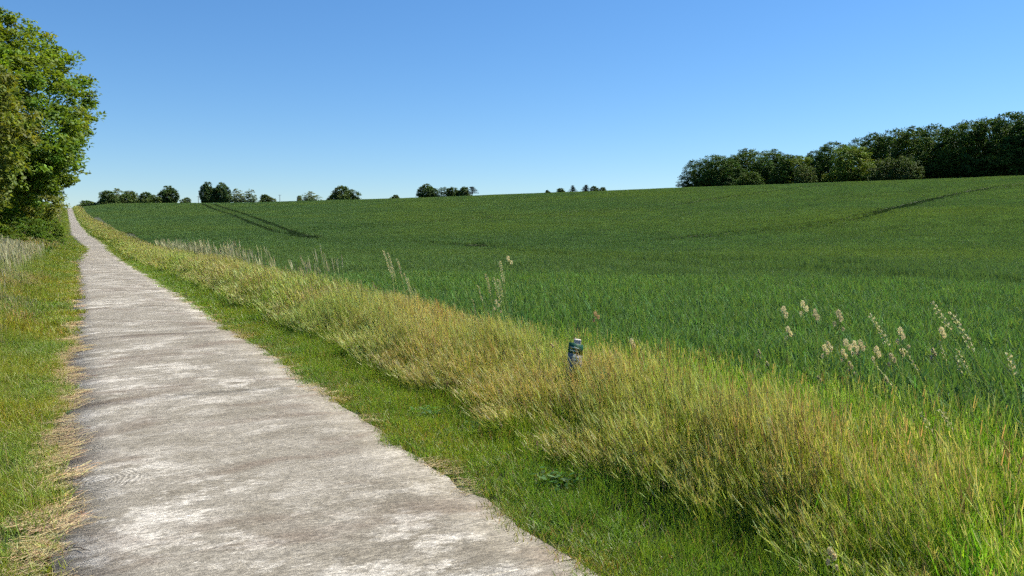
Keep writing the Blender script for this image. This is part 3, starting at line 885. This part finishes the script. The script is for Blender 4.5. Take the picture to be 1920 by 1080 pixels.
tree_kind('bush', 237, 5, 4.2, .0, 380, 24, .55, .8, (.090, .130, .036), .10, lump=.26, top=.85)
tree_kind('thin', 241, 8, 3.2, .6, 200, 16, .5, .75, (.15, .185, .085), .12, lump=.34, top=.7, inner=.5)

# conifers
def conifer_kind(key, seed, H, R, tiers, col, flat_top=False):
    g = np.random.default_rng(seed); mb = MB()
    for t in range(tiers):
        q = t / (tiers - 1)
        z = H * (.12 + .86 * q) if not flat_top else H * (.45 + .5 * q)
        rr = R * ((1 - q) ** .8 + .06) if not flat_top else R * (1 - .55 * q) * g.uniform(.7, 1.1)
        nb = 10 if not flat_top else 8
        for a in g.uniform(0, 6.28, nb):
            n = 26
            u = g.uniform(.05, 1, n)
            L = rr * g.uniform(.7, 1.12)
            pos = np.stack([np.cos(a) * u * L, np.sin(a) * u * L, z - .22 * u * L * (0 if flat_top else 1)], 1) + g.normal(0, .12, (n, 3)) * (1.1 - u)[:, None] * R * .5
            axd = unit(np.array([math.cos(a), math.sin(a), -.1])[None] + g.normal(0, .4, (n, 3)))
            sd = unit(np.cross(axd, np.array([0, 0, 1.])[None] + g.normal(0, .4, (n, 3))))
            diamonds(mb, pos, axd, sd, g.uniform(.5, .9, n), g.uniform(.15, .3, n), jit(g, col, n, .2))
    cm = mb.mesh('crown'); cm.materials.append(M['far_crown'])
    tb = MB(); tube(tb, [(0, 0, -.3), (.05, 0, H * .5), (0, 0, H * .97)], [.16, .1, .03], (1, 1, 1), 6)
    tm = tb.mesh('trunk', True); tm.materials.append(M['bark'])
    KINDS[key] = (cm, tm, H, R)
conifer_kind('spruce', 251, 8.5, 2.4, 11, (.022, .042, .016))
conifer_kind('pine', 255, 7.0, 3.4, 6, (.022, .036, .016), True)

def by_path(s, y): return s + float(fOff(y)), y
# left hedge row along the path
for key, s, y, h, rot, lab in (
    ('near_a', -6.9, 64.0, 17.6, 0.4, 'large bright leafy tree overhanging the left side of the path'),
    ('near_b', -8.6, 53.0, 15.5, 2.1, 'olive tinted broad tree nearest the camera at the left picture edge'),
    ('near_b', -9.2, 82.0, 15.0, 4.0, 'shaded leafy tree standing behind the large overhanging tree'),
    ('near_a', -11.0, 108.0, 13.0, 1.7, 'farther leafy tree in the left hedge row beside the path crest'),
    ('near_b', -13.0, 70.0, 17.0, 5.2, 'leafy tree farthest left behind the olive tinted tree')):
    x, y = by_path(s, y)
    tree('deciduous_tree', key, x, y, h, lab, 'tree', 'trees of the left hedge row', 14.6 if h == 17.6 else None, rot)
for s, y, h, w, rot, lab in (
    (-5.0, 56, 1.7, 4.0, 0, 'dark low shrub under the nearest tree on the left bank'),
    (-4.2, 74, 2.2, 4.0, 1, 'green shrub under the large tree beside the path'),
    (-3.6, 92, 2.4, 4.0, 2, 'rounded shrub at the path edge beyond the large tree'),
    (-3.4, 114, 2.2, 3.4, 3, 'leafy shrub leaning over the left path edge halfway up'),
    (-4.0, 138, 3.2, 4.6, 4, 'shrub beside the path below the crest, left side'),
    (-5.6, 170, 4.2, 6.0, 5, 'tall shrub beside the upper path, left side'),
    (-7.0, 215, 5.0, 7.5, 6, 'farthest hedge shrub on the left near the top of the path'),
    (-8.0, 62, 2.6, 6.0, 2.5, 'dark bush in the shade between the two nearest trees')):
    x, y = by_path(s, y)
    tree('shrub', 'hedge', x, y, h, lab, 'shrub', 'shrubs of the left hedge row', w, rot)

# trees along the horizon of the hill: column, top row, width in picture units, distance, kind, label
HOR = [
    (172, 377, 34, 415, 'bush', 'low dark hedge bush just right of the path top'),
    (206, 360, 34, 410, 'bush', 'left end of the bushy group right of the path top'),
    (224, 355, 34, 405, 'thin', 'ragged taller bush in the middle of the left horizon group'),
    (248, 360, 36, 405, 'bush', 'wide bush at right in the first horizon group'),
    (282, 362, 30, 395, 'bush', 'small rounded bush between the bushy group and the dark round tree'),
    (319, 350, 35, 390, 'round', 'single dark round tree on the left horizon'),
    (352, 371, 16, 395, 'bush', 'tiny bush right of the single dark round tree'),
    (393, 343, 28, 380, 'round', 'left tree of the dark pair on the horizon'),
    (418, 344, 32, 383, 'round', 'right tree of the dark pair on the horizon'),
    (447, 355, 24, 392, 'thin', 'pale thin tree beside the dark pair'),
    (471, 356, 20, 395, 'thin', 'second pale thin tree right of the dark pair'),
    (503, 366, 26, 390, 'bush', 'flat bush on the horizon right of the pale thin trees'),
    (563, 368, 10, 385, 'bush', 'tiny bush left of the grey green horizon bush'),
    (584, 360, 28, 380, 'thin', 'grey green loose bush on the horizon'),
    (632, 362, 26, 372, 'bush', 'low left shoulder bush of the large rounded horizon bush'),
    (648, 351, 40, 370, 'bush', 'large rounded bush alone on the left middle horizon'),
    (742, 366, 16, 362, 'bush', 'tiny bush between the rounded bush and the middle tree group'),
    (802, 346, 36, 355, 'round', 'left round tree of the middle horizon group'),
    (834, 350, 24, 352, 'pale', 'narrow tree second from left in the middle horizon group'),
    (850, 353, 26, 352, 'bush', 'bush in the middle horizon group left of the dark pine'),
    (868, 352, 26, 350, 'bush', 'bush touching the dark pine in the middle horizon group'),
    (886, 350, 24, 348, 'pine', 'dark flat topped pine at the right end of the middle group'),
    (1027, 357, 10, 335, 'bush', 'tiny bush left of the two dark spruces'),
    (1050, 354, 18, 335, 'bush', 'small bush touching the left dark spruce'),
    (1073, 348, 15, 333, 'spruce', 'left of two small dark spruces on the horizon'),
    (1098, 347, 18, 330, 'spruce', 'right of two small dark spruces on the horizon'),
    (1114, 350, 16, 330, 'bush', 'small bush right of the two dark spruces'),
    (1128, 352, 16, 330, 'bush', 'rightmost small bush after the two dark spruces'),
]
def horizon_R(px): return float(fR(YAW + math.atan((px - 960) / FPX)))
for j, (px, py, wpx, Zd, key, lab) in enumerate(HOR):
    Zc = horizon_R(px) * math.cos(math.atan((px - 960) / FPX))
    Zd = Zc + 22 + (Zd % 17)
    x, y = at_depth(px, Zd)
    h = max(1.2, top_z(py, Zd) - tz(x, y))
    nm = {'spruce': 'spruce', 'pine': 'pine_tree', 'round': 'round_tree', 'thin': 'young_tree', 'pale': 'young_tree'}.get(key, 'bush')
    tree(nm, key, x, y, h + .1, lab, 'bush' if key == 'bush' else 'tree', 'trees and bushes on the horizon', wpx * Zd / FPX * {'round': 1.0, 'spruce': 1.7}.get(key, 1.22), j * 1.7)

# wood on the right crest
WOOD = [
    (1300, 302, 46, 62, 'beech', 'leftmost dark tree at the outer corner of the wood'),
    (1332, 291, 60, 54, 'oak', 'broad dark oak second from the left corner of the wood'),
    (1366, 297, 50, 48, 'beech', 'dark tree sloping down right of the corner oak'),
    (1405, 322, 34, 18, 'ash', 'small round mid green tree at the wood edge below the pale crowns'),
    (1398, 282, 56, 88, 'ash', 'lighter tree rising behind the corner oak'),
    (1440, 283, 54, 80, 'ash', 'ash like tree behind the small round tree'),
    (1468, 290, 44, 60, 'oak', 'mid green tree left of the greyish edge bush'),
    (1497, 284, 56, 62, 'lit', 'lighter tree above the greyish edge bush'),
    (1507, 306, 30, 22, 'pale', 'greyish olive bush at the foot of the wood'),
    (1548, 268, 62, 42, 'beech', 'tall dark tree left of the brightest tree of the wood'),
    (1590, 262, 62, 28, 'lit', 'brightest light green tree of the wood, rounded to the ground'),
    (1632, 252, 50, 52, 'ash', 'slender tall tree right of the brightest tree'),
    (1668, 243, 62, 50, 'oak', 'tall tree behind the left greyish shrub'),
    (1656, 293, 46, 12, 'pale', 'left of the two greyish rounded shrubs before the dark wood'),
    (1694, 291, 40, 12, 'pale', 'right of the two greyish rounded shrubs before the dark wood'),
    (1706, 241, 66, 44, 'ash', 'tree above the right greyish shrub'),
    (1752, 236, 72, 36, 'beech', 'large dark tree right of the greyish shrubs'),
    (1800, 228, 78, 34, 'oak', 'large dark oak in the right part of the wood'),
    (1846, 222, 76, 32, 'beech', 'large dark tree third from the right picture edge'),
    (1890, 212, 84, 30, 'oak', 'large dark tree second from the right picture edge'),
    (1935, 208, 84, 28, 'beech', 'large dark tree cut by the right picture edge'),
    (1990, 205, 88, 28, 'oak', 'dark tree just past the right picture edge'),
    (2050, 203, 90, 28, 'beech', 'dark tree farthest right of the wood'),
]
for j, (px, py, wpx, back, key, lab) in enumerate(WOOD):
    Zc = horizon_R(px) * math.cos(math.atan((px - 960) / FPX))
    Zd = Zc + back
    x, y = at_depth(px, Zd)
    h = top_z(py, Zd) - tz(x, y)
    tree('deciduous_tree' if key != 'pale' else 'shrub', key, x, y, h, lab, 'shrub' if key == 'pale' else 'tree', 'trees of the wood on the right crest', wpx * Zd / FPX * 1.25, j * 2.3)
# inner rows of the wood, seen only as dark mass and upper crowns
g = np.random.default_rng(77)
for j, px in enumerate(np.linspace(1340, 2080, 26)):
    row = j % 3
    Zc = horizon_R(px) * math.cos(math.atan((px - 960) / FPX))
    Zd = Zc + 66 + 16 * row + g.uniform(-4, 4)
    pyt = np.interp(px, [1283, 1340, 1400, 1500, 1560, 1620, 1700, 1800, 1920, 2100], [306, 294, 288, 290, 274, 262, 248, 236, 218, 212]) + g.uniform(-3, 7)
    x, y = at_depth(px, Zd)
    h = top_z(pyt, Zd) - tz(x, y)
    tree('deciduous_tree', ('beech', 'oak', 'ash')[j % 3], x, y, h, '%s dark tree from the left in the inner rows of the wood' % ('first second third fourth fifth sixth seventh eighth ninth tenth eleventh twelfth thirteenth fourteenth fifteenth sixteenth seventeenth eighteenth nineteenth twentieth twenty-first twenty-second twenty-third twenty-fourth twenty-fifth twenty-sixth'.split()[j]), 'tree', 'inner trees of the wood', g.uniform(11, 14), j * 1.3)

# two far poles on the horizon
for px, py, lab in ((375, 367, 'thin far utility pole left of the dark tree pair'), (527, 365, 'thin far utility pole right of the pale thin trees')):
    Zd = 395.; x, y = at_depth(px, Zd)
    zt = top_z(py, Zd) - tz(x, y)
    t = empty('utility_pole', (x, y, tz(x, y))); tag(t, lab, 'pole', 'far utility poles')
    mb = MB(); tube(mb, [(0, 0, -.3), (0, 0, zt * .5), (0, 0, zt)], [.16, .14, .11], (1, 1, 1), 6)
    obj('pole_shaft', mb.mesh('pole_shaft', True), M['pole'], t)
    mb = MB(); tube(mb, [(-.9, 0, zt - .3), (0, .0, zt - .3), (.9, 0, zt - .3)], [.07, .07, .07], (1, 1, 1), 5)
    obj('cross_arm', mb.mesh('cross_arm', True), M['pole'], t)

# ------------------------------------------------------------------ marker post with plate
def box(mb, a, b_, col=(1, 1, 1)):
    x0, y0, z0 = a; x1, y1, z1 = b_
    V = np.array([(x0, y0, z0), (x1, y0, z0), (x1, y1, z0), (x0, y1, z0), (x0, y0, z1), (x1, y0, z1), (x1, y1, z1), (x0, y1, z1)], float)
    F = np.array([(0, 3, 2, 1), (4, 5, 6, 7), (0, 1, 5, 4), (1, 2, 6, 5), (2, 3, 7, 6), (3, 0, 4, 7)])
    mb.add(V, F, np.array(col, float))
PZ = 7.05
mx, my = at_depth(1068, PZ)
mz = tz(mx, my)
ptop = top_z(636, PZ) - mz
post = empty('marker_post', (mx, my, mz))
post.rotation_euler = (rad(2), rad(5), -YAW + rad(8))
tag(post, 'low grey marker post with green topped white plate in the tall grass', 'post')
mb = MB(); box(mb, (-.012, .004, -.3), (.044, .060, ptop))
me = mb.mesh('post_shaft'); so = obj('post_shaft', me, M['post'], post)
bv = so.modifiers.new('bevel', 'BEVEL'); bv.width = .004; bv.segments = 2
pw, pt, pb = .070, ptop - .035, ptop - .40
def plate(name, x0, x1, z0, z1, yf, mat, par, shear=-.17, thick=.003):
    mb = MB(); box(mb, (x0, yf, z0), (x1, yf + thick, z1))
    me = mb.mesh(name)
    for v in me.vertices: v.co.z += shear * v.co.x
    return obj(name, me, mat, par)
white = plate('white_plate', -pw, pw, pb, pt - .098, -.001, M['plate_white'], post)
green = plate('green_header', -pw, pw, pt - .0975, pt, -.001, M['plate_green'], post)
for k, (a, b_) in enumerate(((-.045, .045), (-.055, .03))):
    plate('faded_line', a, b_, pt - .048 - k * .03, pt - .036 - k * .03, -.0025, M['mark_white'], green, thick=.0012)
plate('frame_bar', -.022, .048, pt - .140, pt - .132, -.0025, M['mark'], white, thick=.0012)
plate('frame_bar', -.022, .048, pt - .192, pt - .184, -.0025, M['mark'], white, thick=.0012)
plate('frame_bar', -.030, -.022, pt - .192, pt - .132, -.0026, M['mark'], white, thick=.0012)
plate('frame_bar', .040, .048, pt - .184, pt - .140, -.0026, M['mark'], white, thick=.0012)
plate('frame_bar', .000, .022, pt - .172, pt - .152, -.0025, M['mark'], white, thick=.0012)
for zz in (pt - .02, pt - .3):
    mb = MB(); tube(mb, [(0, -.006, zz), (0, .002, zz), (0, .006, zz)], [.005, .005, .005], (1, 1, 1), 8)
    obj('screw', mb.mesh('screw', True), M['post'], post)

# ------------------------------------------------------------------ single flowering stalks over the crop
PALE = (.70, .63, .41)
def stalk(name, px, py, Zd, style, label, group, lean=.16, head=.12, seed=0, colr=PALE):
    """stem rooted in the ground, seed head at its tip; (px, py) is where the tip shows"""
    g = np.random.default_rng(seed + int(px))
    tx, ty = at_depth(px, Zd); tzv = top_z(py, Zd)
    L = max(.3, tzv - tz(tx, ty))
    right = np.array([math.cos(YAW), -math.sin(YAW), 0])
    bx, by = tx + right[0] * lean * L + g.normal(0, .02), ty + right[1] * lean * L + g.normal(0, .04)
    bz = tz(bx, by)
    t = empty(name, (bx, by, bz)); tag(t, label, 'grass stalk', group)
    tip = np.array([tx - bx, ty - by, tzv - bz]); b0 = np.array([0, 0, -.02])
    q = np.linspace(0, 1, 9)[:, None]
    ctrl = np.array([tip[0] * .25, tip[1] * .25, tip[2] * .62])
    C = (1 - q) ** 2 * b0 + 2 * q * (1 - q) * ctrl + q ** 2 * tip
    mb = MB(); tube(mb, C, np.linspace(.0036, .0024, 9), np.array((.42, .45, .17)), 4)
    obj('stem', mb.mesh('stem', True), M['tall'], t)
    def onc(u):
        u = np.asarray(u)[:, None]
        return (1 - u) ** 2 * b0 + 2 * u * (1 - u) * ctrl + u ** 2 * tip
    def dirc(u):
        u = np.asarray(u)[:, None]
        return unit(2 * (1 - u) * (ctrl - b0) + 2 * u * (tip - ctrl))
    mb = MB()
    u0 = 1 - head / L
    if style == 'tuft':                        # cocksfoot: a few dense one-sided lumps
        lumps = [(1.0, .000, 1.0), (.62, .020, .85), (.25, -.026, .7), (-.1, .040, .5)][: 2 + int(g.integers(0, 3))]
        for lu, sx, sz in lumps:
            c0 = onc([u0 + (1 - u0) * lu])[0] + right * sx * g.uniform(.6, 1.3) * (head / .12)
            n = int(150 * sz)
            rr = .0175 * sz * (head / .12)
            off = unit(g.normal(0, 1, (n, 3))) * (g.uniform(.3, 1, n) ** .5)[:, None] * np.array([rr, rr, rr * 1.7])
            ax = unit(off + np.array([0, 0, .02])); sd = unit(np.cross(ax, g.normal(0, 1, (n, 3))))
            diamonds(mb, c0 + off, ax, sd, .012, .0045, jit(g, colr, n, .16))
            if lu < 1:
                p0 = onc([max(0, u0 + (1 - u0) * lu - .06)])[0]
                tube(mb, [p0, p0 * .5 + c0 * .5, c0], [.0012, .001, .0008], np.array((.3, .28, .14)), 3)
    else:                                      # narrow ear with spikelets up both sides
        n = int(90 * head / .2)
        u = np.repeat(np.linspace(u0, 1, max(6, n // 7)), 7); n = len(u)
        d = dirc(u)
        sgn = np.where(np.arange(n) // 7 % 2 == 0, 1., -1.)[:, None]
        wid = .006 if style == 'spike' else .012
        off = right[None] * sgn * wid * g.uniform(.3, 1.2, n)[:, None] + g.normal(0, wid * .35, (n, 3))
        ax = unit(d + right[None] * sgn * .3 + g.normal(0, .2, (n, 3))); sd = unit(np.cross(ax, g.normal(0, 1, (n, 3))))
        diamonds(mb, onc(u) + off, ax, sd, .015 if style == 'spike' else .017, .0042, jit(g, colr, n, .15))
    obj('seed_head', mb.mesh('seed_head'), M['pale'], t)
    return t
ORD = ['first', 'second', 'third', 'fourth', 'fifth', 'sixth', 'seventh', 'eighth', 'ninth', 'tenth', 'eleventh', 'twelfth', 'thirteenth', 'fourteenth', 'fifteenth', 'sixteenth', 'seventeenth', 'eighteenth', 'nineteenth', 'twentieth', 'twenty-first', 'twenty-second', 'twenty-third']
tufts = [(1426, 659, .06), (1442, 680, .05), (1471, 581, .13), (1480, 618, .11), (1507, 570, .13), (1530, 586, .12), (1540, 708, .06), (1550, 652, .11), (1557, 646, .10), (1575, 588, .13), (1590, 642, .12), (1606, 645, .12), (1617, 644, .11), (1585, 660, .10), (1598, 682, .08), (1648, 656, .11), (1692, 621, .12), (1676, 668, .09), (1696, 658, .09), (1770, 620, .11), (1755, 658, .07), (1668, 710, .07)]
for k, (px, py, hd) in enumerate(sorted(tufts)):
    Zd = 1440 * 4.75 / (.874 * (px - 158)) + .25 * math.sin(k * 2.1)
    stalk('seed_grass_stalk', px, py, Zd, 'tuft', '%s lumpy pale seed head from the left among those over the right wheat edge' % ORD[k], 'lumpy cocksfoot stalks at right', .05, hd, 300 + k)
ears = [(1634, 590, .40, .36, 'ear'), (1750, 566, .34, .36, 'ear'), (1788, 588, .42, .34, 'ear'), (1702, 656, .26, .30, 'spike'), (1766, 640, .25, .24, 'spike'), (1800, 655, .22, .26, 'spike'), (1643, 680, .30, .5, 'spike'), (1798, 668, .2, .12, 'spike'), (1897, 663, .22, .26, 'ear'), (1735, 775, .20, .35, 'ear'), (1773, 770, .22, .4, 'ear')]
for k, (px, py, hd, ln, sty) in enumerate(sorted(ears)):
    Zd = 1440 * 4.6 / (.874 * (px - 158)) + .2 * math.sin(k * 1.7)
    stalk('seed_grass_stalk', px, py, Zd, sty, '%s long slanting pale grass ear from the left at the right wheat edge' % ORD[k], 'long slanting grass ears at right', ln, hd * .62, 400 + k)
tallA = [(719, 470, .42, .20), (727, 474, .45, .2), (745, 486, .35, .15), (757, 512, .36, .16), (764, 522, .30, .14), (733, 500, .25, .1), (778, 542, .25, .12)]
for k, (px, py, hd, ln) in enumerate(sorted(tallA)):
    stalk('seed_grass_stalk', px, py, 12.6 + .25 * math.sin(k * 2.3), 'ear', '%s tall pale plume from the left in the clump left of the marker post' % ORD[k], 'clump of tall plumes left of the marker post', ln, hd, 500 + k)
tallB = [(911, 514, .28, .12, 'ear'), (925, 521, .34, .14, 'ear'), (935, 524, .25, .1, 'ear'), (937, 490, .30, .12, 'ear'), (953, 485, .16, .1, 'tuft'), (896, 536, .22, .14, 'spike'), (930, 566, .14, .05, 'tuft'), (886, 562, .2, .12, 'spike')]
for k, (px, py, hd, ln, sty) in enumerate(sorted(tallB)):
    stalk('seed_grass_stalk', px, py, 9.4 + .25 * math.sin(k * 1.9), sty, '%s thin pale stalk from the left in the loose clump above the marker post' % ORD[k], 'loose clump of stalks above the marker post', ln, hd, 600 + k)
for px, py, Zd, hd, lab in ((1117, 588, 7.2, .11, 'tawny double seed head standing right above the marker post'), (1186, 640, 6.7, .12, 'pale loose seed head right of the marker post'), (1080, 636, 7.9, .07, 'whitish seed head touching the marker post on its right'), (1571, 1034, 2.95, .07, 'pale compact seed head low in the tall grass at the bottom edge'), (1035, 646, 7.5, .06, 'small pale seed head left of the marker post plate')):
    stalk('seed_grass_stalk', px, py, Zd, 'tuft', lab, None, .06, hd, 700, (.52, .38, .22) if px == 1117 else PALE)

# ------------------------------------------------------------------ litter on the slabs
def fallen(name, px, py, ln, wd, rot, mat, label, cat):
    x, y = hit(px, py)
    mb = MB()
    n = 7; V, F = [], []
    for k in range(n):
        q = k / (n - 1); w = wd * (math.sin(q * math.pi) ** .7 + .04) * .5
        zc = .012 + .012 * math.sin(q * 2.6)
        V += [(ln * (q - .5), -w, zc + .006), (ln * (q - .5), 0, zc), (ln * (q - .5), w, zc + .007)]
    for k in range(n - 1):
        for j in (0, 1):
            a = k * 3 + j; F.append((a, a + 3, a + 4, a + 1))
    mb.add(np.array(V), np.array(F), np.ones(3))
    o = obj(name, mb.mesh(name, True), mat)
    o.location = (x, y, tz(x, y) + .034); o.rotation_euler = (0, 0, rot)
    return tag(o, label, cat)
fallen('fallen_leaf', 132, 784, .10, .035, .9, M['leaf_dark'], 'dark green fallen leaf on straw at the left path edge', 'leaf')
def twig(px, py, ln, rot, label):
    x, y = hit(px, py)
    mb = MB(); tube(mb, [(-ln / 2, 0, .004), (-ln * .1, .008, .010), (ln * .2, -.004, .009), (ln / 2, .006, .005)], [.003, .0028, .0024, .0012], (1, 1, 1), 5)
    o = obj('twig', mb.mesh('twig', True), M['twig'])
    o.location = (x, y, tz(x, y) + .036); o.rotation_euler = (0, 0, rot)
    tag(o, label, 'twig', 'twigs on the path edge')
twig(138, 895, .10, -1.1, 'short dark twig just above the round scuff on the path')
twig(152, 1046, .13, -.9, 'short dark twig on the straw near the bottom left corner')
twig(136, 1040, .09, .7, 'thin dark twig beside the bottom left twig')
